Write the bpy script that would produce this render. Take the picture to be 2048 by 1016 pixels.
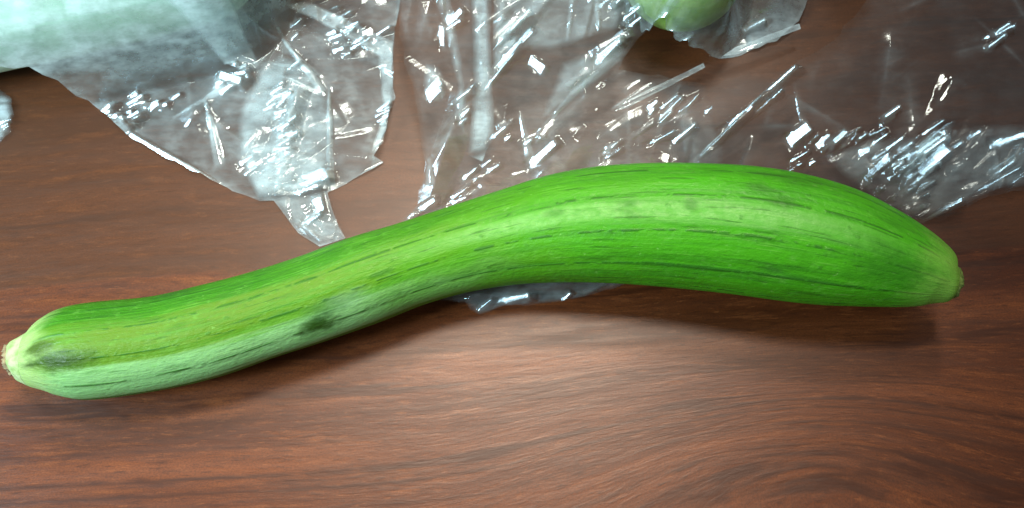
import bpy, math, random
import numpy as np
from mathutils import Vector

for o in list(bpy.data.objects):
    bpy.data.objects.remove(o)
scene = bpy.context.scene
col = scene.collection

# ------------------------------------------------------------------ camera
PITCH = math.radians(72)
HFOV = math.radians(46)
DIST = 0.375
F = 1024 / math.tan(HFOV / 2)
CAM = np.array([0.0, -DIST * math.cos(PITCH), DIST * math.sin(PITCH)])
FW = np.array([0.0, math.cos(PITCH), -math.sin(PITCH)])
UP = np.array([0.0, math.sin(PITCH), math.cos(PITCH)])
cd = bpy.data.cameras.new('camera')
cam = bpy.data.objects.new('camera', cd)
col.objects.link(cam)
cam.location = CAM
cam.rotation_euler = (math.pi / 2 - PITCH, 0, 0)
cd.sensor_width = 36
cd.lens = 18 / math.tan(HFOV / 2)
cd.clip_start = 0.01
cd.clip_end = 50
cd.dof.use_dof = True
cd.dof.focus_distance = DIST - 0.025
cd.dof.aperture_fstop = 22.0
scene.camera = cam

# ------------------------------------------------------------------ world, lamps, exposure
w = bpy.data.worlds.new('World')
scene.world = w
w.use_nodes = True
bg = w.node_tree.nodes['Background']
bg.inputs[0].default_value = (0.94, 0.96, 1.0, 1)
bg.inputs[1].default_value = 0.18

def area(name, loc, target, sx, sy, power, colour):
    l = bpy.data.lights.new(name, 'AREA')
    l.shape = 'RECTANGLE'
    l.size, l.size_y = sx, sy
    l.energy = power
    l.color = colour
    o = bpy.data.objects.new(name, l)
    col.objects.link(o)
    o.location = loc
    o.rotation_euler = (Vector(target) - Vector(loc)).to_track_quat('-Z', 'Y').to_euler()
    return o

KEY = np.array([-0.02, 0.255, 1.02])
k_ = area('ceiling_lamp', KEY, (-0.045, -0.072, 0), 0.34, 0.16, 0.178, (1.0, 0.85, 0.68))
k_.data.spread = math.radians(22)
b_ = area('back_lamp', (0.06, 0.58, 0.97), (-0.02, -0.075, 0), 0.17, 0.17, 0.17, (1.0, 0.88, 0.73))
b_.data.spread = math.radians(21)
COOL_LAMP = np.array([-0.60, -0.14, 0.50])
w_ = area('cool_side_lamp', COOL_LAMP, (-0.175, 0.12, 0), 0.30, 0.30, 1.75, (0.68, 0.90, 1.0))  # unseen cool light at left, beam narrowed to brighten the pale squash
w_.data.spread = math.radians(50)
scene.view_settings.view_transform = 'Standard'
scene.view_settings.look = 'None'
scene.view_settings.exposure = 0.0
scene.cycles.transparent_max_bounces = 32
scene.cycles.max_bounces = 10

# ------------------------------------------------------------------ measuring helpers
def at(px, py, z=0.0):
    """a point of the photograph (2048 x 1016) laid on the level plane of height z"""
    d = FW * F + np.array([1.0, 0, 0]) * (px - 1024) + UP * (508 - py)
    t = (z - CAM[2]) / d[2]
    return CAM + d * t

def depth(p):
    return float(np.dot(np.asarray(p) - CAM, FW))

def to_px(P):
    q = P - CAM
    dz = q @ FW
    return 1024 + F * q[:, 0] / dz, 508 - F * (q @ UP) / dz

def tag(o, label=None, cat=None, group=None, kind=None):
    if label: o['label'] = label
    if cat: o['category'] = cat
    if group: o['group'] = group
    if kind: o['kind'] = kind
    return o

def empty(name, loc):
    o = bpy.data.objects.new(name, None)
    o.empty_display_size = 0.02
    col.objects.link(o)
    o.location = loc
    return o

def mesh_obj(name, V, faces, mat, parent=None, uv=None, attrs=None, smooth=True):
    V = np.asarray(V, dtype=np.float64)
    q = parent
    while q is not None:
        V = V - np.array(q.location)
        q = q.parent
    me = bpy.data.meshes.new(name)
    faces = np.asarray(faces, dtype=np.int32)
    n, k = faces.shape
    me.vertices.add(len(V))
    me.vertices.foreach_set('co', V.astype(np.float32).ravel())
    me.loops.add(n * k)
    me.loops.foreach_set('vertex_index', faces.ravel())
    me.polygons.add(n)
    me.polygons.foreach_set('loop_start', np.arange(0, n * k, k, dtype=np.int32))
    me.update(calc_edges=True)
    me.polygons.foreach_set('use_smooth', np.full(n, smooth))
    if uv is not None:
        l = me.uv_layers.new(name='flow')
        l.data.foreach_set('uv', np.asarray(uv, dtype=np.float32)[faces.ravel()].ravel())
    for kx, a in (attrs or {}).items():
        at_ = me.attributes.new(kx, 'FLOAT', 'POINT')
        at_.data.foreach_set('value', np.asarray(a, dtype=np.float32))
    me.materials.append(mat)
    me.validate()
    o = bpy.data.objects.new(name, me)
    col.objects.link(o)
    if parent is not None:
        o.parent = parent
    return o

# ------------------------------------------------------------------ node helper
class NT:
    def __init__(s, name):
        s.m = bpy.data.materials.new(name)
        s.m.use_nodes = True
        s.t = s.m.node_tree
        s.t.nodes.clear()
        s.out = s.t.nodes.new('ShaderNodeOutputMaterial')
    def n(s, typ, **kw):
        x = s.t.nodes.new('ShaderNode' + typ)
        for k, v in kw.items():
            if k.startswith('i_'):
                key = k[2:]
                key = int(key) if key.isdigit() else key.replace('_', ' ')
                s.set(x.inputs[key], v)
            else:
                setattr(x, k, v)
        return x
    def set(s, inp, v):
        if isinstance(v, bpy.types.NodeSocket):
            s.t.links.new(v, inp)
        else:
            inp.default_value = v
    def math(s, op, a, b=0.0, c=None, clamp=False):
        x = s.t.nodes.new('ShaderNodeMath')
        x.operation = op
        x.use_clamp = clamp
        s.set(x.inputs[0], a)
        s.set(x.inputs[1], b)
        if c is not None: s.set(x.inputs[2], c)
        return x.outputs[0]
    def mix(s, f, a, b, mode='MIX'):
        x = s.t.nodes.new('ShaderNodeMix')
        x.data_type = 'RGBA'
        x.blend_type = mode
        s.set(x.inputs[0], f)
        s.set(x.inputs[6], a)
        s.set(x.inputs[7], b)
        return x.outputs[2]
    def ramp(s, f, lo, hi, a=0.0, b=1.0, smooth=True):
        x = s.t.nodes.new('ShaderNodeMapRange')
        x.interpolation_type = 'SMOOTHSTEP' if smooth else 'LINEAR'
        s.set(x.inputs[0], f)
        for i, v in enumerate((lo, hi, a, b)):
            s.set(x.inputs[i + 1], v)
        return x.outputs[0]
    def vec(s, x, y, z=0.0):
        c = s.t.nodes.new('ShaderNodeCombineXYZ')
        s.set(c.inputs[0], x); s.set(c.inputs[1], y); s.set(c.inputs[2], z)
        return c.outputs[0]
    def noise(s, v, scale, detail=3.0, rough=0.55, dist=0.0):
        x = s.n('TexNoise')
        s.set(x.inputs['Vector'], v)
        s.set(x.inputs['Scale'], scale)
        s.set(x.inputs['Detail'], detail)
        s.set(x.inputs['Roughness'], rough)
        s.set(x.inputs['Distortion'], dist)
        return x.outputs['Fac']
    def attr(s, name):
        x = s.t.nodes.new('ShaderNodeAttribute')
        x.attribute_name = name
        return x.outputs['Fac']

PX = DIST / F      # metres to a pixel of the photograph, at the middle

# ------------------------------------------------------------------ the table
def mat_wood():
    t = NT('brown_wood')
    uv = t.n('UVMap', uv_map='flow').outputs[0]
    sp = t.n('SeparateXYZ', i_0=uv)
    u, v = sp.outputs[0], sp.outputs[1]          # along / across the grain, metres
    wob = t.noise(t.vec(t.math('MULTIPLY', u, 14.0), t.math('MULTIPLY', v, 40.0)), 1.0, 3)
    v2 = t.math('ADD', v, t.math('MULTIPLY', t.math('SUBTRACT', wob, 0.5), 0.006))
    bands = t.noise(t.vec(t.math('MULTIPLY', u, 4.0), t.math('MULTIPLY', v2, 58.0)), 1.0, 4, 0.62)
    lines = t.noise(t.vec(t.math('MULTIPLY', u, 27.0), t.math('MULTIPLY', v2, 300.0)), 1.0, 4, 0.65)
    mid = t.noise(t.vec(t.math('MULTIPLY', u, 75.0), t.math('MULTIPLY', v2, 430.0), 9.0), 1.0, 3, 0.6)
    fleck = t.noise(t.vec(t.math('MULTIPLY', u, 170.0), t.math('MULTIPLY', v2, 1000.0), 3.0), 1.0, 3, 0.6)
    blot = t.noise(t.vec(t.math('MULTIPLY', u, 18.0), t.math('MULTIPLY', v, 40.0), 7.0), 1.0, 4, 0.6)
    spk = t.noise(t.vec(t.math('MULTIPLY', u, 1500.0), t.math('MULTIPLY', v, 2200.0), 5.0), 1.0, 2, 0.7)
    c = t.mix(t.ramp(bands, 0.34, 0.66), (0.0716, 0.0172, 0.0043, 1), (0.1720, 0.0463, 0.0124, 1))
    c = t.mix(t.ramp(blot, 0.40, 0.66, 0.0, 0.65), c, (0.1013, 0.0244, 0.0059, 1))
    dark = t.math('MULTIPLY', t.ramp(lines, 0.54, 0.74, 0.0, 0.62), t.ramp(blot, 0.28, 0.6, 0.35, 1.0))
    c = t.mix(dark, c, (0.0362, 0.0083, 0.0024, 1))
    c = t.mix(t.ramp(lines, 0.46, 0.30, 0.0, 0.45), c, (0.2603, 0.0782, 0.0220, 1))
    c = t.mix(t.ramp(mid, 0.54, 0.74, 0.0, 0.50), c, (0.0471, 0.0114, 0.0032, 1))
    c = t.mix(t.ramp(mid, 0.45, 0.28, 0.0, 0.36), c, (0.2677, 0.0803, 0.0224, 1))
    c = t.mix(t.ramp(fleck, 0.54, 0.70, 0.0, 0.60), c, (0.0398, 0.0097, 0.0032, 1))
    c = t.mix(t.ramp(fleck, 0.43, 0.28, 0.0, 0.38), c, (0.3038, 0.0983, 0.0291, 1))
    c = t.mix(t.ramp(spk, 0.35, 0.65, 0.0, 0.42), c, (0.0362, 0.0125, 0.0050, 1))
    # the few clear growth lines
    gl = t.math('ABSOLUTE', t.math('SUBTRACT', t.math('FRACT', t.math('MULTIPLY', t.math('ADD', v2, t.math('MULTIPLY', t.math('SUBTRACT', bands, 0.5), 0.05)), 38.0)), 0.5))
    c = t.mix(t.math('MULTIPLY', t.ramp(gl, 0.09, 0.0), t.ramp(blot, 0.40, 0.58, 0.0, 0.85)), c, (0.0398, 0.0097, 0.0029, 1))
    v3 = t.math('ADD', v, t.math('MULTIPLY', t.math('SUBTRACT', wob, 0.5), 0.0022))
    for vv, wd, k in ((928, 9, 0.85), (958, 7, 0.75), (1003, 8, 0.5), (868, 6, 0.5), (815, 6, 0.4), (700, 7, 0.4), (1065, 8, 0.5)):
        dl = t.math('ABSOLUTE', t.math('ADD', v3, vv * PX))
        c = t.mix(t.math('MULTIPLY', t.ramp(dl, wd * PX, 0.0, 0.0, k), t.ramp(mid, 0.36, 0.56, 0.35, 1.0)), c, (0.0426, 0.0119, 0.0043, 1))
    # clear tone edge in the veneer; dimmer light painted in over the far side
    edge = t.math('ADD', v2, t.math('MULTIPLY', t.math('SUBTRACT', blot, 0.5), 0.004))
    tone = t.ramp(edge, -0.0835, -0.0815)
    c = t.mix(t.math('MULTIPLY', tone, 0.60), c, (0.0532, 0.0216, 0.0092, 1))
    h = t.math('ADD', t.math('MULTIPLY', mid, 0.8), t.math('MULTIPLY', fleck, 0.7))
    bp = t.n('Bump', i_Strength=0.09, i_Distance=0.0006, i_Height=h)
    b = t.n('BsdfPrincipled', i_Base_Color=c, i_Normal=bp.outputs[0],
            i_Roughness=t.ramp(lines, 0.3, 0.7, 0.31, 0.37))
    t.set(b.inputs['Specular IOR Level'], 0.38)
    t.t.links.new(b.outputs[0], t.out.inputs[0])
    return t.m

def grain_flow(px, py):
    x = np.clip(px, -1500, 3600); y = np.clip(py, -1500, 2600)
    wl = np.where(x < 1620, 480.0, 400.0)
    A = 150 * np.exp(-((y - 915) / 190.0) ** 2)
    v = y + A * np.exp(-((x - 1620) / wl) ** 2)
    v = v + 0.05 * (x - 1024)
    v = v + 26 * np.sin(x / 420.0 + 0.6) * np.exp(-((y - 330) / 260.0) ** 2)
    return v

def build_table():
    NX, NY = 360, 260
    xs = np.linspace(-0.75, 0.75, NX); ys = np.linspace(-0.5, 0.5, NY)
    # crowd the rows and columns towards the middle, where the grain bends
    xs = np.sign(xs) * (0.3 * np.abs(xs) + 0.7 * np.abs(xs) ** 2 / 0.75)
    ys = np.sign(ys) * (0.3 * np.abs(ys) + 0.7 * np.abs(ys) ** 2 / 0.5)
    X, Y = np.meshgrid(xs, ys)
    P = np.stack([X.ravel(), Y.ravel(), np.zeros(X.size)], 1)
    q = P - CAM
    ok = (q @ FW) > 0.12
    px, py = to_px(np.where(ok[:, None], P, P * 0))
    vv = grain_flow(px, py) * DIST / F
    vv = np.where(ok, vv, -P[:, 1])
    uu = P[:, 0]
    idx = np.arange(X.size).reshape(NY, NX)
    fc = np.stack([idx[:-1, :-1], idx[:-1, 1:], idx[1:, 1:], idx[1:, :-1]], -1).reshape(-1, 4)
    n = len(P)
    ring = np.concatenate([idx[0, :], idx[1:, -1], idx[-1, -2::-1], idx[-2:0:-1, 0]])
    B = P[ring].copy(); B[:, 2] = -0.028
    V = np.vstack([P, B])
    UVs = np.vstack([np.stack([uu, -vv], 1), np.stack([uu[ring], -vv[ring] - 0.02], 1)])
    m = len(ring); j = np.arange(m)
    side = np.stack([ring[j], n + j, n + (j + 1) % m, ring[(j + 1) % m]], -1)
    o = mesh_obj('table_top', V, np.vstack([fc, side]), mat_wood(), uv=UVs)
    tag(o, 'brown wood grain table top under the zucchini', None, None, 'structure')
build_table()

# ------------------------------------------------------------------ swept bodies
def spline(P, n):
    """Catmull-Rom through the rows of P, resampled evenly to n rows"""
    P = np.asarray(P, float)
    Q = np.vstack([2 * P[0] - P[1], P, 2 * P[-1] - P[-2]])
    out = []
    for i in range(1, len(Q) - 2):
        t = np.linspace(0, 1, 40, endpoint=False)[:, None]
        a, b, c, d = Q[i - 1], Q[i], Q[i + 1], Q[i + 2]
        out.append(0.5 * (2 * b + (c - a) * t + (2 * a - 5 * b + 4 * c - d) * t ** 2 + (3 * b - a - 3 * c + d) * t ** 3))
    out = np.vstack(out + [P[-1:]])
    s = np.concatenate([[0], np.cumsum(np.linalg.norm(np.diff(out[:, :3], axis=0), axis=1))])
    ss = np.linspace(0, s[-1], n)
    return np.stack([np.interp(ss, s, out[:, k]) for k in range(out.shape[1])], 1), ss

def sweep(C, R, seg, shape):
    """rings round the line C; shape(i, theta) -> factor on the radius"""
    n = len(C)
    T = np.gradient(C, axis=0)
    T /= np.linalg.norm(T, axis=1)[:, None]
    side = np.cross(T, [0, 0, 1.0]); side /= np.linalg.norm(side, axis=1)[:, None]
    up = np.cross(side, T)
    th = np.linspace(0, 2 * math.pi, seg, endpoint=False)
    V = np.zeros((n, seg, 3))
    for i in range(n):
        rr = R[i] * shape(i, th)
        V[i] = C[i] + rr[:, None] * (np.cos(th)[:, None] * side[i] + np.sin(th)[:, None] * up[i])
    idx = np.arange(n * seg).reshape(n, seg)
    nx = np.roll(idx, -1, axis=1)
    fc = np.stack([idx[:-1], nx[:-1], nx[1:], idx[1:]], -1).reshape(-1, 4)
    return V.reshape(-1, 3), fc, th

def sweep2(C, R, seg, shape, whole):
    """the first rings of a longer sweep, so that they meet the rest without a gap"""
    n = len(C)
    pad = whole[:n + 2, :3]
    V, fc, th = sweep(pad, whole[:n + 2, 3], seg, lambda i, t: shape(min(i, n - 1), t))
    return V.reshape(n + 2, seg, 3)[:n].reshape(-1, 3), fc[:(n - 1) * seg], th

def cap(V, ring, centre, fc):
    """closes a ring on a centre point with slim quads"""
    c = len(V)
    V = np.vstack([V, [centre]])
    r = np.asarray(ring)
    a = np.stack([r[0::2], r[1::2], np.roll(r[0::2], -1), np.full(len(r) // 2, c)], -1)
    return V, np.vstack([fc, a])

STATIONS = [  # upper edge, lower edge of the fruit, from the cut stem to the blossom end
    ((24, 688), (24, 749)), ((34, 678), (32, 757)), ((56, 667), (47, 767)),
    ((80, 654), (66, 778)), ((112, 630), (98, 791)), ((150, 612), (135, 798)), ((200, 603), (195, 798)),
    ((300, 592), (330, 778)), ((400, 570), (440, 752)), ((500, 545), (545, 716)), ((600, 513), (650, 682)),
    ((700, 475), (755, 645)), ((800, 445), (850, 608)), ((900, 412), (945, 582)), ((1000, 380), (1035, 569)),
    ((1100, 350), (1120, 566)), ((1200, 333), (1205, 567)), ((1300, 326), (1295, 571)), ((1400, 326), (1380, 578)),
    ((1500, 332), (1470, 588)), ((1600, 348), (1560, 600)), ((1700, 376), (1650, 610)), ((1780, 414), (1730, 614)),
    ((1843, 453), (1802, 616)), ((1884, 486), (1852, 614)), ((1908, 516), (1885, 607)), ((1916, 532), (1902, 596))]

def stations(z):
    out = []
    for (u, l), zz in zip(STATIONS, z):
        p = at((u[0] + l[0]) / 2, (u[1] + l[1]) / 2, zz)
        out.append((p[0], p[1], zz, math.hypot(u[0] - l[0], u[1] - l[1]) / 2 * depth(p) / F))
    return np.array(out)

zz_ = np.full(len(STATIONS), 0.016)
for _ in range(6):
    ST = stations(zz_)
    k_ = np.arange(len(ST))
    zm = np.where(k_ < 8, 0.0135, 0.0165)
    r_ = ST[:, 3]
    zz_ = 0.5 * (r_ + zm + np.sqrt((r_ - zm) ** 2 + 0.003 ** 2)) + 0.0062 * np.clip((k_ - 14) / 10, 0, 1) ** 1.3
    zz_ = np.convolve(np.pad(zz_, 2, mode='edge'), [.1, .2, .4, .2, .1], 'valid')
ST = stations(np.maximum(zz_, ST[:, 3]) + 0.0004)
ZALL, SALL = spline(ST, 560)        # columns x, y, z, r along the fruit
_stem_end = int(np.argmin(np.abs(np.array([to_px(c[None, :3])[0][0] for c in ZALL]) - 62)))
ZC, ZS = ZALL[_stem_end:], SALL[_stem_end:] - SALL[_stem_end]

def zuc_under(x, y):
    """how high the underside of the fruit hangs over a point of the table"""
    out = np.full(x.shape, 1.0)
    for k in range(0, len(ZC), 6):
        c = ZC[k]
        d2 = (x - c[0]) ** 2 + (y - c[1]) ** 2
        rr = c[3] * 1.03
        z = np.where(d2 < rr * rr, c[2] - np.sqrt(np.maximum(rr * rr - d2, 0)), 1.0)
        out = np.minimum(out, z)
    return out

def mat_zucchini():
    t = NT('zucchini_skin')
    uv = t.n('UVMap', uv_map='flow').outputs[0]
    sp = t.n('SeparateXYZ', i_0=uv)
    u, a = sp.outputs[0], sp.outputs[1]                 # metres along, turns round
    ca = t.math('COSINE', t.math('MULTIPLY', a, 2 * math.pi))
    sa = t.math('SINE', t.math('MULTIPLY', a, 2 * math.pi))
    def ring(ku, ka, z=0.0):                            # seamless round the fruit
        return t.n('VectorMath', operation='ADD', i_0=t.vec(t.math('MULTIPLY', u, ku), t.math('MULTIPLY', ca, ka), t.math('MULTIPLY', sa, ka)), i_1=(z, z, z)).outputs[0]
    L = float(ZS[-1])
    broad = t.noise(ring(30, 0.9), 1.0, 3)
    strk = t.noise(ring(22, 9.0, 2), 1.0, 4, 0.6)
    fine = t.noise(ring(60, 26.0, 4), 1.0, 4, 0.65)
    fleck = t.noise(ring(420, 13.0, 9), 1.0, 3, 0.6)
    mott = t.noise(ring(260, 6.0, 6), 1.0, 4, 0.65)
    right = t.ramp(t.math('ADD', u, t.math('MULTIPLY', t.math('SUBTRACT', broad, 0.5), 0.10)), 0.06, 0.20)
    c = t.mix(right, (0.100, 0.222, 0.010, 1), (0.060, 0.352, 0.007, 1))
    c = t.mix(t.ramp(strk, 0.44, 0.66, 0.0, 0.60), c, t.mix(right, (0.080, 0.280, 0.022, 1), (0.035, 0.215, 0.010, 1)))
    # cool sheen painted over pale skin, low on the stem half's near flank
    gr = t.math('ADD', a, t.math('MULTIPLY', t.math('SUBTRACT', strk, 0.5), 0.07))
    gm = t.math('MULTIPLY', t.ramp(gr, FLANK_A + 0.012, FLANK_A - 0.014), t.ramp(t.math('ADD', u, t.math('MULTIPLY', t.math('SUBTRACT', broad, 0.5), 0.08)), 0.145, 0.085))
    gm = t.math('MULTIPLY', gm, t.ramp(a, 0.5, 0.49))
    c = t.mix(t.math('MULTIPLY', gm, 0.85), c, (0.240, 0.500, 0.190, 1))
    # the greener back of the stem half
    bk = t.math('ADD', a, t.math('MULTIPLY', t.math('SUBTRACT', strk, 0.5), 0.08))
    c = t.mix(t.math('MULTIPLY', t.ramp(bk, BACK_A - 0.03, BACK_A + 0.03), t.math('SUBTRACT', 1.0, right)), c, t.mix(t.ramp(fine, 0.35, 0.65), (0.050, 0.240, 0.008, 1), (0.026, 0.150, 0.005, 1)))
    # lamp highlight painted as a lighter band along the top of the fat half
    lr = t.math('ABSOLUTE', t.math('SUBTRACT', t.math('ADD', a, t.math('MULTIPLY', t.math('SUBTRACT', strk, 0.5), 0.05)), SHINE_A))
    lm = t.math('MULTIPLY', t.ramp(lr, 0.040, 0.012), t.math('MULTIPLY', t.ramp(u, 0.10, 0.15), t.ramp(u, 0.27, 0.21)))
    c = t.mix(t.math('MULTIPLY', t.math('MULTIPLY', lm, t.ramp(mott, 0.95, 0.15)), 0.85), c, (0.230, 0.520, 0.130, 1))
    c = t.mix(t.ramp(fine, 0.58, 0.74, 0.0, 0.40), c, (0.040, 0.170, 0.012, 1))
    c = t.mix(t.ramp(fine, 0.42, 0.26, 0.0, 0.35), c, (0.230, 0.520, 0.090, 1))
    c = t.mix(t.ramp(mott, 0.55, 0.75, 0.0, 0.35), c, (0.160, 0.460, 0.060, 1))
    c = t.mix(t.ramp(fleck, 0.66, 0.76, 0.0, 0.55), c, (0.240, 0.540, 0.120, 1))
    # the ten seams between the ribs, broken along their length
    seam = t.math('ABSOLUTE', t.math('SINE', t.math('ADD', t.math('MULTIPLY', a, math.pi * 11), t.math('MULTIPLY', t.math('SUBTRACT', strk, 0.5), 0.7))))
    brk = t.ramp(t.noise(ring(150, 5.0, 12), 1.0, 3), 0.44, 0.54)
    c = t.mix(t.math('MULTIPLY', t.ramp(seam, 0.20, 0.03), t.math('MULTIPLY', brk, 0.85)), c, (0.022, 0.130, 0.008, 1))
    dash = t.noise(ring(62, 15.0, 31), 1.0, 3, 0.6)
    c = t.mix(t.ramp(dash, 0.58, 0.68, 0.0, 0.55), c, (0.020, 0.110, 0.006, 1))
    patch = t.noise(ring(40, 2.6, 17), 1.0, 4, 0.65)
    c = t.mix(t.ramp(patch, 0.56, 0.74, 0.0, 0.55), c, (0.026, 0.150, 0.006, 1))
    # pits and small dents
    vo = t.n('TexVoronoi', i_Vector=ring(150, 3.4, 1), i_Scale=1.0).outputs['Distance']
    pit = t.math('MULTIPLY', t.ramp(vo, 0.17, 0.08), t.ramp(mott, 0.44, 0.58))
    c = t.mix(t.math('MULTIPLY', pit, 0.45), c, (0.030, 0.150, 0.012, 1))
    # pale shoulder by the stem, reaching along the ribs; lighter blossom end
    nick = t.math('ADD', u, t.math('MULTIPLY', t.math('SUBTRACT', t.noise(ring(60, 4.0, 3), 1.0, 3), 0.5), 0.018))
    c = t.mix(t.ramp(nick, 0.013, 0.002), c, (0.30, 0.46, 0.15, 1))
    c = t.mix(t.ramp(nick, L - 0.018, L - 0.003, 0.0, 0.65), c, (0.22, 0.46, 0.07, 1))
    c = t.mix(t.ramp(nick, L - 0.006, L, 0.0, 0.55), c, (0.20, 0.42, 0.06, 1))
    # bruises and the scuffed scar: (metres along, turns round, half sizes, strength, colour)
    for (bu, ba, su, sv, k, cc) in BRUISE:
        du = t.math('DIVIDE', t.math('SUBTRACT', u, bu), su)
        dv = t.math('DIVIDE', t.math('SUBTRACT', a, ba), sv)
        d = t.math('SQRT', t.math('ADD', t.math('MULTIPLY', du, du), t.math('MULTIPLY', dv, dv)))
        d = t.math('ADD', d, t.math('MULTIPLY', t.math('SUBTRACT', t.noise(ring(190, 5.0, bu * 90), 1.0, 4, 0.65), 0.5), 1.5))
        c = t.mix(t.ramp(d, 1.30, 0.25, 0.0, k), c, cc)
    h = t.math('ADD', t.math('MULTIPLY', mott, 0.5), t.math('SUBTRACT', t.math('MULTIPLY', fine, 0.5), t.math('MULTIPLY', pit, 0.3)))
    h = t.math('ADD', h, t.math('MULTIPLY', fleck, 0.7))
    h = t.math('ADD', h, t.math('MULTIPLY', t.noise(ring(520, 15.0, 21), 1.0, 2, 0.5), 0.6))
    h = t.math('SUBTRACT', h, t.math('MULTIPLY', t.math('MULTIPLY', t.ramp(seam, 0.22, 0.0), brk), 0.5))
    bp = t.n('Bump', i_Strength=0.36, i_Distance=0.0009, i_Height=h)
    b = t.n('BsdfPrincipled', i_Base_Color=c, i_Normal=bp.outputs[0], i_Roughness=t.ramp(mott, 0.3, 0.7, 0.36, 0.56))
    t.set(b.inputs['Specular IOR Level'], 0.28)
    t.set(b.inputs['Subsurface Weight'], 0.08)
    t.set(b.inputs['Subsurface Radius'], (0.004, 0.006, 0.001))
    t.set(b.inputs['Subsurface Scale'], 0.5)
    t.t.links.new(b.outputs[0], t.out.inputs[0])
    return t.m

def uv_of(px, py):
    """where a mark of the photo lies on the fruit: metres along and turns round"""
    pp = [to_px(ZC[k:k + 1, :3]) for k in range(len(ZC))]
    X = np.array([p[0][0] for p in pp]); Y = np.array([p[1][0] for p in pp])
    T = np.stack([np.gradient(X), np.gradient(Y)], 1); T /= np.linalg.norm(T, axis=1)[:, None]
    k = int(np.argmin(np.abs((px - X) * T[:, 0] + (py - Y) * T[:, 1]) + 0.02 * np.hypot(px - X, py - Y)))
    off = (px - X[k]) * T[k, 1] * -1 + (py - Y[k]) * T[k, 0]      # + below
    rpx = ZC[k, 3] * F / depth(ZC[k, :3])
    s = max(-0.97, min(0.97, off / rpx))
    ang = (math.pi / 2 - (math.pi / 2 - PITCH)) - math.asin(s)      # view direction leans to the near side
    # near side is +side for a fruit running left to right
    phi = (math.pi / 2 - PITCH)
    theta = math.pi / 2 - phi - math.asin(s)
    return float(ZS[k]), (theta / (2 * math.pi)) % 1.0

BRUISE = []
SHINE_A = uv_of(1250, 425)[1]
BACK_A = uv_of(400, 612)[1]
FLANK_A = uv_of(420, 690)[1]
for (x, y, su, sv, k, cc) in [
        (110, 690, .0060, .030, .95, (.045, .095, .003, 1)), (150, 716, .0120, .040, .95, (.020, .056, .001, 1)),
        (120, 735, .007, .03, .35, (.10, .22, .012, 1)),
        (350, 588, .0085, .028, .80, (.022, .110, .010, 1)), (640, 648, .0068, .045, .97, (.018, .065, .002, 1)),
        (662, 615, .0080, .040, .50, (.045, .130, .040, 1)), (700, 592, .0065, .030, .25, (.260, .430, .260, 1)),
        (1260, 412, .0035, .014, .65, (.040, .190, .016, 1)), (1110, 428, .0040, .013, .60, (.050, .210, .018, 1)),
        (1375, 413, .0022, .022, .65, (.045, .195, .018, 1)), (1545, 410, .0040, .018, .60, (.028, .130, .010, 1)),
        (1510, 380, .0040, .020, .60, (.030, .140, .010, 1)), (1575, 362, .0130, .040, .50, (.030, .150, .010, 1)),
        (1775, 540, .0150, .075, .70, (.022, .150, .005, 1)), (1535, 540, .0040, .010, .65, (.022, .120, .010, 1)),
        (760, 548, .0045, .010, .65, (.035, .150, .014, 1)), (965, 500, .0035, .010, .55, (.040, .170, .016, 1))]:
    u_, a_ = uv_of(x, y)
    BRUISE.append((u_, a_, su, sv, k, cc))

def mat_plain(name, dark, light, scale, rough, bump=0.4, dist=0.0006, stretch=(1, 1, 1)):
    t = NT(name)
    tc = t.n('TexCoord').outputs['Object']
    v = t.n('VectorMath', operation='MULTIPLY', i_0=tc, i_1=stretch).outputs[0]
    n = t.noise(v, scale, 4, 0.62)
    c = t.mix(t.ramp(n, 0.32, 0.68), dark, light)
    bp = t.n('Bump', i_Strength=bump, i_Distance=dist, i_Height=n)
    b = t.n('BsdfPrincipled', i_Base_Color=c, i_Normal=bp.outputs[0], i_Roughness=rough)
    t.t.links.new(b.outputs[0], t.out.inputs[0])
    return t.m

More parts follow.
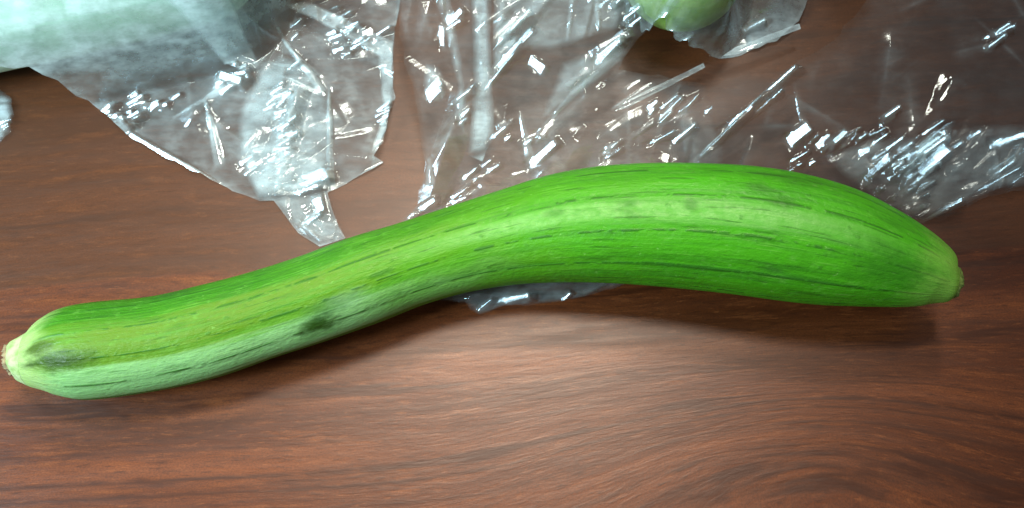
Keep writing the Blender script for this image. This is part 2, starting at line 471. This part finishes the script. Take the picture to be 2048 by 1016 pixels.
def build_zucchini():
    rng = np.random.default_rng(5)
    root = empty('zucchini', (float(ZC[260, 0]), float(ZC[260, 1]), 0))
    tag(root, 'long curved green zucchini lying on the brown wooden table', 'zucchini')
    n, seg = len(ZC), 176
    ph = rng.uniform(0, 6.28, 8)
    L = ZS[-1]
    def shape(i, th):
        s = ZS[i]
        e = min(1.0, (s + 0.004) / 0.02, (L - s + 0.004) / 0.05)
        q = th + 0.10 * math.sin(s * 14 + 1)
        rib = 0.014 * np.abs(np.sin(q * 5.5)) ** 0.7 - 0.009
        lump = 0.006 * np.sin(2 * th + 40 * s + ph[0]) + 0.005 * np.sin(3 * th - 71 * s + ph[1]) + 0.003 * np.sin(5 * th + 130 * s + ph[2])
        return 1 + e * (rib + lump)
    V, fc, th = sweep(ZC[:, :3], ZC[:, 3], seg, shape)
    # seam column duplicated for the map
    Vg = V.reshape(n, seg, 3)
    Vg = np.concatenate([Vg, Vg[:, :1]], 1)
    idx = np.arange(n * (seg + 1)).reshape(n, seg + 1)
    fc = np.stack([idx[:-1, :-1], idx[:-1, 1:], idx[1:, 1:], idx[1:, :-1]], -1).reshape(-1, 4)
    U = np.stack([np.repeat(ZS, seg + 1), np.tile(np.linspace(0, 1, seg + 1), n)], 1)
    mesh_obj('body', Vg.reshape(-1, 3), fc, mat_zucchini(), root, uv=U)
    # stem stub with its cut face
    SC = ZALL[:_stem_end + 1]
    ns = len(SC)
    def sshape(i, th):
        f = 1 - i / (ns - 1.0)
        return shape(0, th) * (1 + f * (0.06 * np.cos(5 * th + 0.8) + 0.03 * np.cos(11 * th)))
    V, fc, th = sweep2(SC[:, :3], SC[:, 3], 80, sshape, ZALL)
    stem = mesh_obj('stem', V, fc, mat_plain('pale_stem', (0.20, 0.34, 0.08, 1), (0.46, 0.58, 0.28, 1), 260, 0.40, 0.25, stretch=(0.3, 1, 1)), root)
    T0 = SC[0, :3] - SC[3, :3]; T0 /= np.linalg.norm(T0)
    rings = [V.reshape(ns, 80, 3)[0]]
    c0 = SC[0, :3]
    for f, push in ((1.02, .0006), (0.93, .0012), (0.72, .0004), (0.42, .0007), (0.16, 0.0)):
        jag = 1 + 0.03 * rng.standard_normal(80)
        rings.append(c0 + (rings[0] - c0) * f * jag[:, None] + T0 * (push + 0.0003 * rng.standard_normal((80, 1))))
    V = np.vstack(rings); idx = np.arange(6 * 80).reshape(6, 80); nx = np.roll(idx, -1, 1)
    fc = np.stack([idx[1:], nx[1:], nx[:-1], idx[:-1]], -1).reshape(-1, 4)
    V, fc = cap(V, idx[-1], c0, fc)
    mesh_obj('cut_face', V, fc, mat_plain('dry_cut', (0.12, 0.075, 0.035, 1), (0.36, 0.29, 0.15, 1), 500, 0.8), stem)
    # blossom scar: a rough, ragged button at the other end
    cE, rE = ZC[-1, :3], ZC[-1, 3]
    TE = ZC[-1, :3] - ZC[-5, :3]; TE /= np.linalg.norm(TE)
    ring0 = Vg[-1, :seg]
    rings = [cE + (ring0 - cE) * 1.004]
    for f, push, jg in ((0.96, .0005, .01), (0.82, .0010, .03), (0.55, .0014, .05), (0.34, .0010, .08), (0.12, .0006, .05)):
        a = rng.standard_normal(seg); a = (a + np.roll(a, 1) + np.roll(a, 2) + np.roll(a, -1)) / 2
        a = (a + np.roll(a, 3) + np.roll(a, -3) + np.roll(a, 6)) / 2
        rings.append(cE + (ring0 - cE) * f * (1 + jg * a)[:, None] + TE * (push + 0.00022 * a[:, None]))
    V = np.vstack(rings); idx = np.arange(6 * seg).reshape(6, seg); nx = np.roll(idx, -1, 1)
    fc = np.stack([idx[:-1], nx[:-1], nx[1:], idx[1:]], -1).reshape(-1, 4)
    V, fc = cap(V, idx[-1], cE + TE * .001, fc)
    mesh_obj('blossom_scar', V, fc, mat_plain('blossom_scar', (0.10, 0.17, 0.03, 1), (0.26, 0.40, 0.09, 1), 300, 0.75, 0.8), root)
build_zucchini()

# ------------------------------------------------------------------ the two wrapped vegetables
def capsule(name, label, cat, px0, px1, half_px, mat, ends=(True, True), part='body'):
    z = 0.02
    for _ in range(6):
        a, b = at(*px0, z), at(*px1, z)
        r = half_px * depth((a + b) / 2) / F
        z = r + 0.0005
    n = 90
    d = b - a; Ln = np.linalg.norm(d); d /= Ln
    s = np.linspace(-r, Ln + r, n)
    s = -r + (Ln + 2 * r) * (0.5 - 0.5 * np.cos(np.linspace(0, math.pi, n)))
    s[0] += 1e-5; s[-1] -= 1e-5
    k = np.where(s < 0, -s, np.where(s > Ln, s - Ln, 0)) / r
    R = r * np.sqrt(np.maximum(1 - k ** 2, 0.0004))
    C = a + d * s[:, None]
    rng = np.random.default_rng(int(abs(px0[0])) + 3); p = rng.uniform(0, 6, 3)
    V, fc, th = sweep(C, R, 96, lambda i, th: 1 + 0.012 * np.abs(np.sin(5 * th)) + 0.012 * np.sin(2 * th + 60 * s[i] + p[0]))
    V, fc = cap(V, np.arange(96)[::-1], C[0], fc)
    V, fc = cap(V, np.arange((n - 1) * 96, n * 96), C[-1], fc)
    o = mesh_obj(name, V, fc, mat)
    tag(o, label, cat)
    return (a, b, r)

pale_skin = mat_plain('pale_green_skin', (0.42, 0.68, 0.48, 1), (0.58, 0.82, 0.62, 1), 90, 0.45, 0.2)
green_skin = mat_plain('mid_green_skin', (0.22, 0.36, 0.07, 1), (0.40, 0.54, 0.16, 1), 120, 0.42, 0.2)
CAP1 = capsule('squash', 'pale green squash wrapped in cloudy film at the top left', 'squash', (-420, 66), (372, -112), 164, pale_skin)
CAP2 = capsule('squash', 'mid green squash end inside a clear pouch at the top edge', 'squash', (1366, -60), (1330, -330), 119, green_skin)

# ------------------------------------------------------------------ clear plastic film
def mat_film():
    t = NT('clear_film')
    tc = t.n('TexCoord').outputs['Object']
    hz = t.attr('haze')
    n1 = t.noise(tc, 95, 4, 0.6)
    n2 = t.noise(t.n('VectorMath', operation='MULTIPLY', i_0=tc, i_1=(150, 420, 300)).outputs[0], 1.0, 3, 0.6)
    f = t.math('MULTIPLY', hz, t.math('MULTIPLY', t.ramp(n1, 0.30, 0.72, 0.60, 1.4), t.ramp(n2, 0.3, 0.7, 0.75, 1.25)), clamp=True)
    rot = t.n('VectorRotate', i_Vector=tc, i_Angle=math.radians(-24))
    st = t.n('VectorMath', operation='MULTIPLY', i_0=rot.outputs[0], i_1=(140, 620, 300)).outputs[0]
    bn = t.noise(st, 1.0, 2, 0.5)
    bp = t.n('Bump', i_Strength=0.12, i_Distance=0.0006, i_Height=bn)
    tr = t.n('BsdfTransparent', i_Color=(0.965, 0.975, 0.98, 1))
    df = t.n('BsdfDiffuse', i_Color=(0.80, 0.95, 0.95, 1))
    tl = t.n('BsdfTranslucent', i_Color=(0.80, 0.95, 0.95, 1))
    hzs = t.n('MixShader', i_0=0.25, i_1=df.outputs[0], i_2=tl.outputs[0])
    body = t.n('MixShader', i_0=f, i_1=tr.outputs[0], i_2=hzs.outputs[0])
    gl = t.n('BsdfGlossy', i_Color=(0.76, 0.92, 1, 1), i_Roughness=t.ramp(n1, 0.35, 0.65, 0.05, 0.20), i_Normal=bp.outputs[0])
    fr = t.n('Fresnel', i_IOR=1.55, i_Normal=bp.outputs[0])
    k = t.math('MINIMUM', t.math('ADD', t.math('MULTIPLY', fr.outputs[0], 1.2), 0.02), 0.4)
    k = t.math('MULTIPLY', k, t.attr('sheen'))
    out = t.n('MixShader', i_0=k, i_1=body.outputs[0], i_2=gl.outputs[0])
    t.t.links.new(out.outputs[0], t.out.inputs[0])
    return t.m
FILM = mat_film()

def drape(X, Y, cap_, skirt=0.34):
    a, b, r = cap_
    ab = (b - a)[:2]; L2 = ab @ ab
    tt = np.clip(((X - a[0]) * ab[0] + (Y - a[1]) * ab[1]) / L2, 0, 1)
    d = np.hypot(X - a[0] - tt * ab[0], Y - a[1] - tt * ab[1])
    top = r + np.sqrt(np.maximum((r * 1.08) ** 2 - d ** 2, 0))
    d0 = 0.98 * r
    z0 = r + math.sqrt((r * 1.08) ** 2 - d0 ** 2)
    return np.where(d < d0, top, z0 * np.clip(1 - (d - d0) / (skirt * r), 0, 1) ** 1.3)

def wiggle(poly, rng, amp, step=18):
    out = []
    for i in range(len(poly)):
        a = np.array(poly[i], float); b = np.array(poly[(i + 1) % len(poly)], float)
        n = max(1, int(np.hypot(*(b - a)) / step))
        for k in range(n):
            p = a + (b - a) * k / n
            if k: p = p + rng.normal(0, amp, 2)
            out.append(p)
    return np.array(out)

def in_poly(X, Y, P):
    ins = np.zeros(X.shape, bool)
    for i in range(len(P)):
        x0, y0 = P[i - 1]; x1, y1 = P[i]
        if y0 == y1: continue
        c = (y0 > Y) != (y1 > Y)
        ins ^= c & (X < (x1 - x0) * (Y - y0) / (y1 - y0) + x0)
    return ins

def edge_near(X, Y, P):
    best = np.full(X.shape, 9.0); bx = X.copy(); by = Y.copy()
    for i in range(len(P)):
        x0, y0 = P[i - 1]; dx, dy = P[i] - P[i - 1]
        l2 = dx * dx + dy * dy
        if l2 < 1e-14: continue
        t = np.clip(((X - x0) * dx + (Y - y0) * dy) / l2, 0, 1)
        qx, qy = x0 + t * dx, y0 + t * dy
        d = np.hypot(X - qx, Y - qy)
        m = d < best
        best = np.where(m, d, best); bx = np.where(m, qx, bx); by = np.where(m, qy, by)
    return best, bx, by

def px_dir(px, py, ang):
    a = math.radians(ang)
    p0 = at(px, py); p1 = at(px + 20 * math.cos(a), py - 20 * math.sin(a))
    d = (p1 - p0)[:2]
    return d / np.linalg.norm(d)

DRAPE_HAZE = 0.36

def film(parent, poly, seed, z0=0.0004, haze=0.08, res=0.00034, creases=(), ridges=(), glints=(), drapes=(), name='film', wig=2.0, lift=None, amp=1.0, edge_haze=0.12, fade=None, lamp=None):
    """one layer of film: a sheet cut to an outline, crumpled into facets.
    creases: (count, angle, spread, length px, width px, height mm); ridges: single folds (x0,y0,x1,y1,width px,height mm,haze)
    glints: small facets tipped to mirror a lamp at the camera (x, y, length, width, angle)"""
    rng = np.random.default_rng(seed)
    if name == 'film_fold':
        wig, edge_haze = 0.9, 0.05
        fade = 16 if fade is None else fade
    W = np.array([at(*p)[:2] for p in wiggle(poly, rng, wig)])
    x0, y0 = W.min(0); x1, y1 = W.max(0)
    nx = int((x1 - x0) / res) + 3; ny = int((y1 - y0) / res) + 3
    xs = x0 - res + res * np.arange(nx); ys = y0 - res + res * np.arange(ny)
    X, Y = np.meshgrid(xs, ys)
    ins = in_poly(X, Y, W)
    idx = np.arange(nx * ny).reshape(ny, nx)
    cxm, cym = (X[:-1, :-1] + res / 2), (Y[:-1, :-1] + res / 2)
    keep = in_poly(cxm, cym, W)
    fc = np.stack([idx[:-1, :-1], idx[:-1, 1:], idx[1:, 1:], idx[1:, :-1]], -1)[keep]
    used = np.unique(fc)
    remap = np.full(nx * ny, -1); remap[used] = np.arange(len(used)); fc = remap[fc]
    x = X.ravel()[used].copy(); y = Y.ravel()[used].copy(); io = ins.ravel()[used]
    cnt = np.bincount(fc.ravel(), minlength=len(used))
    bd = (cnt < 4)
    ex, qx, qy = edge_near(x[bd], y[bd], W)
    x[bd] = qx; y[bd] = qy
    ed = np.zeros(len(x))
    ed, _, _ = edge_near(x, y, W[:: 2] if len(W) > 60 else W)
    h = np.zeros(len(x)); hz = np.full(len(x), haze)
    hz += edge_haze * np.exp(-ed / 0.0006)
    for (num, ang, spr, ln, wd, ht) in creases:
        for _ in range(num):
            k = rng.integers(len(x)); cx, cy = x[k], y[k]
            a = math.radians(rng.normal(ang, spr)); dx, dy = math.cos(a), math.sin(a)
            Lh = ln * PX * rng.uniform(0.5, 1.4); Wd = wd * PX * rng.uniform(0.6, 1.5); A = ht * 0.00055 * rng.uniform(0.3, 1.3) * amp
            s = (x - cx) * dx + (y - cy) * dy; tq = -(x - cx) * dy + (y - cy) * dx
            m = (np.abs(s) < Lh) & (np.abs(tq) < Wd)
            wv = np.minimum(1.0, 2.2 * (1 - np.abs(s[m]) / Lh))
            sk = rng.uniform(0.15, 0.85)                 # lopsided tent
            tt = tq[m] / Wd
            tent = np.where(tt < (sk * 2 - 1), (tt + 1) / (sk * 2), (1 - tt) / (2 - sk * 2))
            h[m] += A * wv * np.clip(tent, 0, 1)
            hz[m] += (0.05 if wd > 12 else 0.015) * rng.uniform(0, 1.5) * wv * np.clip(tent, 0, 1) ** 3
    for (ax, ay, bx, by, wd, ht, hh) in ridges:
        p, q = at(ax, ay)[:2], at(bx, by)[:2]
        d = q - p; Ln = np.linalg.norm(d); d = d / Ln
        s = (x - p[0]) * d[0] + (y - p[1]) * d[1]; tq = -(x - p[0]) * d[1] + (y - p[1]) * d[0]
        s2 = s / Ln
        wv = np.clip(np.minimum(s2, 1 - s2) * 6 + 0.3, 0, 1) * ((s2 > -0.05) & (s2 < 1.05))
        tent = np.clip(1 - np.abs(tq) / (wd * PX * (0.35 + 0.65 * np.clip(s2, 0, 1))), 0, 1)
        h += ht * 0.0005 * wv * tent
        hz += hh * wv * np.clip(tent * 2.5, 0, 1)
    for c in drapes:
        dz = drape(x, y, c)
        hz += (DRAPE_HAZE if c is CAP1 else -0.20 * (haze < .3)) * np.clip((dz - 0.002) / 0.020, 0, 1)
        h = np.maximum(dz + 0.45 * h, 0.9 * h)
    if lift is not None:
        h = h + lift(x, y)
    for (gx, gy, gl, gw, ga) in glints:
        p = at(gx, gy)
        k = int(np.argmin((x - p[0]) ** 2 + (y - p[1]) ** 2))
        if (x[k] - p[0]) ** 2 + (y[k] - p[1]) ** 2 > (4 * PX) ** 2: continue
        if drapes:                                       # film here may stand well above the table
            hh_ = h[k]; p = at(gx, gy, hh_); k = int(np.argmin((x - p[0]) ** 2 + (y - p[1]) ** 2))
        p = np.array([x[k], y[k], h[k] + z0])
        v = CAM - p; v /= np.linalg.norm(v); l = (lamp if lamp is not None else (COOL_LAMP if rng.random() < 0.65 else KEY)) - p; l /= np.linalg.norm(l)
        l = l + rng.normal(0, 0.05, 3); nn = v + l; nn /= np.linalg.norm(nn)
        g = -nn[:2] / nn[2]  # glint put into the shape: facet tilt that mirrors the lamp to the camera
        d = px_dir(gx, gy, ga)
        s = np.abs((x - p[0]) * d[0] + (y - p[1]) * d[1]) / (gl * PX * 0.6)
        tq = np.abs(-(x - p[0]) * d[1] + (y - p[1]) * d[0]) / (gw * PX * 0.40)
        mk = np.clip((1.9 - s) / 0.7, 0, 1) * np.clip((2.2 - tq) / 0.9, 0, 1)
        m = mk > 0
        pl = h[k] + (0.0007 if drapes else 0) + 0.4 * abs(g @ d) * gl * PX + g[0] * (x[m] - p[0]) + g[1] * (y[m] - p[1])
        h[m] = h[m] * (1 - mk[m]) + pl * mk[m]
        hz[m] += 0.05 * mk[m]
    for c in drapes:
        h = np.maximum(h, drape(x, y, c) - 0.0004)
    h = np.maximum(h, 0) + z0
    sheen = np.ones(len(x))
    if fade:
        e = np.clip(ed / (fade * PX), 0, 1); e = e * e * (3 - 2 * e)
        hz *= 0.12 + 0.88 * e; sheen = (0.25 + 0.75 * e) * (0.6 if name == 'film_fold' else 1)
    un = zuc_under(x, y)
    h = np.minimum(h, np.maximum(un - 0.0002, 0.00025))
    return mesh_obj(name, np.stack([x, y, h], 1), fc, FILM, parent, attrs={'haze': np.clip(hz, 0, 0.9), 'sheen': sheen})

R_ = random.Random(11)
def cluster(cx, cy, sx, sy, n, ang=24, ln=(10, 26), wd=(5, 9)):
    return [(R_.gauss(cx, sx * .6), R_.gauss(cy, sy * .6), R_.uniform(*ln), R_.uniform(*wd), R_.gauss(ang, 6)) for _ in range(n)]

# --- left bag: its film covers the pale squash and runs down to a point at the zucchini
bagA = empty('plastic_bag', tuple(at(430, 150)))
tag(bagA, 'clear plastic bag at left, wrapped over the pale squash, its corner touching the zucchini', 'plastic bag')
gA = (cluster(190, 163, 60, 14, 14, 17) + cluster(300, 200, 50, 25, 8, 17) + cluster(85, 100, 35, 28, 8, 17, (14, 30), (7, 12))
      + cluster(455, 128, 30, 9, 6, 17, (16, 30), (7, 11)) + cluster(560, 230, 26, 70, 12, 17) + cluster(520, 340, 40, 25, 6)
      + cluster(680, 80, 20, 16, 7, 17) + cluster(720, 80, 50, 30, 7) + cluster(600, 20, 80, 18, 10, 17) + cluster(770, 230, 6, 24, 4)
      + [(632, 368, 40, 16, 20), (612, 385, 40, 10, 10), (640, 415, 12, 36, 14), (630, 440, 24, 8, 24), (330, 311, 120, 12, -30), (445, 125, 34, 14, -20)])
film(bagA, [(-260, -220), (830, -220), (800, 0), (785, 100), (785, 215), (772, 262), (748, 314), (768, 326), (722, 352), (655, 386), (668, 430), (692, 478), (640, 494), (598, 468), (548, 402), (520, 403), (386, 346), (268, 281), (182, 207), (110, 196), (60, 204), (0, 212), (-260, 262)],
     121, lamp=COOL_LAMP, haze=0.13, creases=[(26, 60, 50, 150, 46, 3.2), (60, 40, 60, 70, 18, 1.0), (70, 24, 14, 34, 6, 0.14)],
     ridges=[(270, 283, 386, 343, 9, 0.6, 0.35), (415, 205, 440, 330, 14, 1.2, 0.22), (560, 70, 650, 190, 12, 1.6, 0.25), (660, 180, 662, 380, 12, 1.4, 0.25), (540, 128, 620, 140, 9, 0.8, 0.30), (560, 155, 640, 185, 9, 0.8, 0.20), (350, 235, 450, 185, 10, 0.8, .2), (580, 100, 640, 160, 12, 1, .2), (722, 352, 768, 328, 5, 0.5, .5)],
     glints=gA, drapes=[CAP1])
film(bagA, [(478, 245), (528, 132), (562, 112), (604, 132), (650, 182), (668, 250), (660, 384), (600, 394), (520, 402), (488, 332)], 22, lamp=COOL_LAMP, z0=.0022, haze=.19, name='film_fold',
     creases=[(14, 75, 25, 120, 26, 1.6), (40, 24, 15, 34, 8, .35)], glints=cluster(560, 240, 22, 70, 9, 17) + [(628, 362, 34, 18, 20)])
film(bagA, [(560, 18), (640, 26), (792, 98), (788, 214), (768, 300), (746, 316), (768, 236), (760, 128), (650, 66)], 23, lamp=COOL_LAMP, fade=7, z0=.0048, haze=.36, name='film_fold',
     creases=[(10, 110, 25, 100, 22, 1.4), (26, 24, 15, 30, 8, .3)], glints=cluster(720, 78, 36, 18, 6, 17) + cluster(765, 240, 4, 20, 3, 17))
film(bagA, [(270, 98), (330, 84), (470, 40), (505, 95), (528, 150), (500, 170), (430, 132), (350, 100)], 24, lamp=COOL_LAMP, fade=7, z0=.0060, haze=.20, name='film_fold',
     creases=[(10, -20, 25, 100, 22, 1.4), (26, 20, 15, 30, 8, .3)], glints=cluster(450, 125, 22, 6, 5, 17), drapes=[CAP1])
film(bagA, [(500, 290), (560, 300), (655, 330), (658, 386), (600, 398), (520, 404), (492, 350)], 25, lamp=COOL_LAMP, z0=.0040, haze=.22, name='film_fold',
     creases=[(10, 20, 40, 70, 20, 1.2), (26, 24, 15, 30, 8, .3)], glints=[(634, 366, 36, 20, 15), (610, 378, 40, 8, 12)])
film(bagA, [(548, 404), (654, 386), (668, 428), (690, 474), (642, 490), (600, 466)], 26, lamp=COOL_LAMP, z0=.0020, haze=.20, name='film_fold',
     creases=[(8, -60, 20, 70, 16, 1.0), (20, 24, 15, 26, 8, .3)], glints=[(640, 418, 14, 34, 14), (628, 436, 22, 7, 24), (622, 446, 22, 6, 24)])
scrap = film(None, [(-160, 150), (0, 180), (26, 200), (32, 236), (24, 268), (0, 292), (-160, 320)], 27, lamp=COOL_LAMP, z0=.001, haze=.30, name='film_fold',
     creases=[(12, 10, 40, 60, 16, 1.5), (20, 17, 12, 26, 7, .3)], glints=cluster(12, 250, 8, 14, 4, 17))
scrap.name = 'plastic_scrap'
tag(scrap, 'small scrap of cloudy film lying at the left edge below the pale squash', 'plastic scrap')

# --- middle bag: pleated film reaching under the zucchini
LIFT = lambda x, y: np.clip(0.31 * (y - 0.016), 0, 0.028)
bagB = empty('plastic_bag', tuple(at(1040, 180)))
tag(bagB, 'crumpled clear plastic bag in the middle, running beneath the zucchini and showing below it', 'plastic bag')
gB = (cluster(930, 240, 10, 34, 7, 24) + cluster(1215, 140, 16, 12, 4, 24, (20, 44), (8, 14)) + cluster(1250, 80, 12, 40, 7) + cluster(1190, 60, 30, 30, 6)
      + cluster(1060, 300, 16, 10, 4) + cluster(1005, 290, 12, 16, 6) + cluster(930, 395, 16, 14, 6) + cluster(822, 432, 12, 8, 4)
      + cluster(1320, 252, 50, 34, 12, 30, (16, 36)) + cluster(1220, 316, 14, 8, 5) + cluster(985, 350, 30, 20, 5)
      + [(872, 216, 22, 20, 30), (915, 92, 26, 14, 30), (1030, 100, 60, 9, 40), (1010, 82, 60, 8, 30), (1030, 148, 60, 16, 36), (1000, 185, 60, 7, 40),
         (1072, 168, 26, 16, -35), (1085, 322, 40, 16, 33), (1094, 276, 30, 10, 50), (855, 415, 26, 12, 24), (905, 108, 34, 8, 20), (888, 120, 8, 34, 0),
         (1025, 602, 44, 9, 4), (1130, 597, 18, 8, 40), (930, 597, 40, 12, 15), (965, 612, 30, 8, 30), (900, 602, 26, 8, 15)])
film(bagB, [(790, -200), (1290, -200), (1262, 40), (1330, 74), (1268, 122), (1230, 176), (1330, 190), (1402, 205), (1440, 330), (1400, 470), (1280, 560), (1190, 588), (1120, 604), (1010, 612), (958, 630), (930, 604), (880, 600), (860, 560), (798, 452), (836, 410), (852, 340), (838, 240), (808, 120), (798, 0)],
     31, fade=14, haze=0.05, creases=[(22, 60, 25, 150, 40, 3.0), (34, 50, 40, 90, 18, 0.9), (40, 30, 12, 50, 6, 0.16)],
     ridges=[(1220, 242, 1300, 200, 8, .8, .22), (1090, 270, 1245, 120, 14, 1.6, .14), (1150, 215, 1245, 140, 14, 1.4, .2), (1040, 250, 1060, 330, 12, 1.2, .15), (860, 330, 862, 380, 12, 1, .15), (880, 600, 950, 612, 12, 1.0, .2), (960, 590, 1180, 592, 14, 1.2, .12)],
     glints=gB, lift=LIFT)
film(bagB, [(940, -200), (980, -200), (984, 150), (990, 290), (966, 340), (938, 330), (950, 200)], 32, lift=LIFT, z0=.0035, haze=.34, name='film_fold',
     creases=[(8, 88, 8, 150, 14, 1.2), (20, 30, 15, 26, 8, .3)])
film(bagB, [(868, 40), (905, 60), (918, 110), (935, 240), (930, 290), (912, 262), (920, 210), (898, 130)], 33, lift=LIFT, z0=.0030, haze=.30, name='film_fold',
     creases=[(8, 100, 12, 100, 12, 1.2), (16, 30, 15, 26, 8, .3)], glints=[(886, 122, 10, 30, 10), (912, 95, 24, 14, 30)])
film(bagB, [(858, 172), (884, 178), (900, 215), (884, 238), (858, 236), (852, 205)], 34, lift=LIFT, z0=.0028, haze=.26, name='film_fold',
     creases=[(8, 100, 40, 40, 12, 1.2)], glints=[(872, 216, 24, 18, 30)])
film(bagB, [(1000, -200), (1240, -200), (1246, 60), (1226, 120), (1130, 150), (1040, 160), (985, 210), (990, 100)], 35, lift=LIFT, z0=.0055, haze=.20, name='film_fold',
     creases=[(18, 55, 20, 140, 30, 2.4), (40, 30, 15, 40, 9, .4)], ridges=[(1130, 140, 1150, 0, 12, 1.5, .15), (1190, 130, 1180, 30, 12, 1.5, .15)],
     glints=cluster(1030, 120, 25, 25, 4, 36, (30, 60), (7, 12)) + cluster(1215, 60, 20, 40, 7))
film(bagB, [(1082, 268), (1120, 172), (1190, 150), (1232, 128), (1240, 150), (1205, 195), (1140, 238), (1100, 262)], 36, lift=LIFT, z0=.004, haze=.26, name='film_fold',
     creases=[(8, 45, 10, 110, 12, 1.4), (14, 30, 12, 26, 8, .3)], glints=[(1218, 140, 44, 12, 25), (1205, 155, 30, 8, 25)])
film(bagB, [(1236, -160), (1262, -160), (1262, 30), (1258, 84), (1240, 70)], 37, z0=.0065, haze=.45, name='film_fold',
     creases=[(8, 80, 20, 60, 10, 1.2)], glints=cluster(1250, 20, 5, 20, 4, 20, (16, 30), (10, 18)) + cluster(1250, 70, 6, 20, 3))

film(bagB, [(868, 575), (880, 603), (930, 606), (958, 632), (1010, 614), (1110, 606), (1170, 594), (1215, 570), (1180, 540), (1000, 545)], 38, lamp=COOL_LAMP, fade=6, z0=.0008, haze=.09, name='film_fold',
     creases=[(14, 20, 25, 60, 16, 1.6), (30, 26, 15, 26, 7, .4)], glints=[(1025, 602, 44, 9, 4), (1130, 597, 18, 8, 40), (930, 597, 40, 12, 15), (965, 614, 30, 8, 30), (900, 602, 26, 8, 15)])

# --- pouch round the mid green squash end
_bc = at(1535, 5)
BULGE = lambda x, y: 0.012 * np.exp(-((x - _bc[0]) ** 2 + (y - _bc[1]) ** 2) / 0.0095 ** 2)
bagC = empty('plastic_bag', tuple(at(1420, 20)))
tag(bagC, 'greyish clear pouch with a rounded end holding the mid green squash at the top edge', 'plastic bag')
film(bagC, [(1225, -260), (1232, 40), (1275, 100), (1340, 120), (1420, 122), (1482, 112), (1552, 86), (1594, 50), (1614, 0), (1620, -260)], 41, haze=.295, drapes=[CAP2], lift=BULGE,
     creases=[(14, 60, 60, 90, 30, 2.0), (40, 30, 30, 40, 12, .6), (70, 28, 15, 26, 8, .25)], glints=cluster(1330, 30, 40, 20, 8, 36, (20, 50), (6, 10)) + cluster(1510, 52, 10, 8, 3),
     ridges=[(1320, 90, 1460, -20, 9, 1.0, .3), (1345, 60, 1400, 20, 10, 1.0, .3)])
film(bagC, [(1256, -220), (1380, -220), (1352, 10), (1322, 56), (1275, 56), (1258, 20)], 42, z0=.0018, haze=.40, name='film_fold', drapes=[CAP2],
     creases=[(10, 60, 40, 70, 20, 1.2)], glints=[(1328, 18, 12, 40, 20), (1345, 45, 24, 8, 36)])

# --- right wrap: loose, finely crumpled film behind the fat end
bagD = empty('plastic_bag', tuple(at(1780, 250)))
tag(bagD, 'finely crumpled clear wrap at right, behind the fat end of the zucchini', 'plastic bag')
gD = (cluster(1795, 350, 70, 46, 34, 26) + cluster(1845, 305, 22, 22, 9, 26, (14, 30), (6, 12)) + cluster(1970, 350, 40, 16, 6) + cluster(1960, 112, 14, 12, 4, 10) + cluster(1950, 140, 10, 8, 4)
      + cluster(1755, 255, 14, 10, 4) + cluster(1700, 300, 40, 20, 6) + cluster(1640, 300, 40, 14, 5) + cluster(2035, 355, 10, 20, 3) + cluster(1600, 340, 40, 12, 4)
      + [(1585, 290, 30, 22, 30), (1635, 300, 20, 14, 36), (1660, 302, 20, 14, 36), (1505, 232, 100, 9, 33), (1448, 286, 90, 10, 36), (1520, 240, 40, 7, 33), (1425, 305, 60, 6, 36),
         (1718, 318, 16, 14, 10), (1745, 348, 36, 14, 40), (1860, 438, 70, 12, 22), (2000, 301, 44, 12, 5), (1928, 291, 18, 9, 20), (1850, 340, 40, 22, 36), (1985, 370, 50, 7, 22), (1825, 425, 24, 10, 20)])
film(bagD, [(1560, -200), (2260, -200), (2260, 350), (2060, 384), (1975, 396), (1905, 430), (1838, 452), (1780, 430), (1700, 400), (1560, 420), (1420, 400), (1330, 320), (1345, 250), (1440, 190), (1545, 180), (1640, 130), (1700, 60)],
     51, lamp=COOL_LAMP, fade=30, haze=.018, creases=[(20, 55, 30, 130, 40, 2.2), (36, 40, 40, 70, 16, .7), (60, 26, 12, 40, 6, .16)],
     ridges=[(1390, 322, 1552, 206, 6, .9, .25), (1220, 242, 1400, 150, 7, .8, .25), (1830, 450, 1900, 426, 7, .7, .4)],
     glints=gD, lift=LIFT)
film(bagD, [(1640, 330), (1720, 300), (1840, 296), (1940, 276), (2060, 272), (2260, 268), (2260, 350), (2060, 380), (1970, 392), (1900, 426), (1840, 446), (1770, 424), (1700, 380)], 52, lamp=COOL_LAMP, lift=LIFT, z0=.0025, haze=.11, name='film_fold',
     creases=[(24, 35, 30, 80, 24, 1.8), (90, 26, 20, 30, 8, .5), (90, 26, 12, 24, 5, .16)], glints=cluster(1800, 350, 60, 36, 26, 26) + cluster(1850, 315, 30, 22, 10, 26, (14, 34), (8, 14)) + [(2000, 301, 44, 12, 5)])

# --- thin loose strips of film lying between the bags
def strip(label, x0, y0, x1, y1, wd, seed, haze):
    d = np.array([x1 - x0, y1 - y0], float); d /= np.hypot(*d); nrm = np.array([-d[1], d[0]])
    p = [np.array([x0, y0]), np.array([x0, y0]) + d * 30 + nrm * wd * .5, np.array([x1, y1]) + nrm * wd * .35, np.array([x1, y1]) - nrm * wd * .35, np.array([x0, y0]) + d * 30 - nrm * wd * .5]
    o = film(None, [tuple(q) for q in p], seed, z0=.007, haze=haze, name='film_strip', wig=.4, res=.0003, creases=[(3, 27, 3, 120, wd * .6, .6)])
    tag(o, label, 'plastic strip')
strip('longer dull strip of clear film between the middle bag and the pouch', 1222, 242, 1402, 150, 13, 61, .22)
strip('shorter greyish strip of clear film just below the pouch', 1438, 132, 1590, 74, 15, 62, .32)
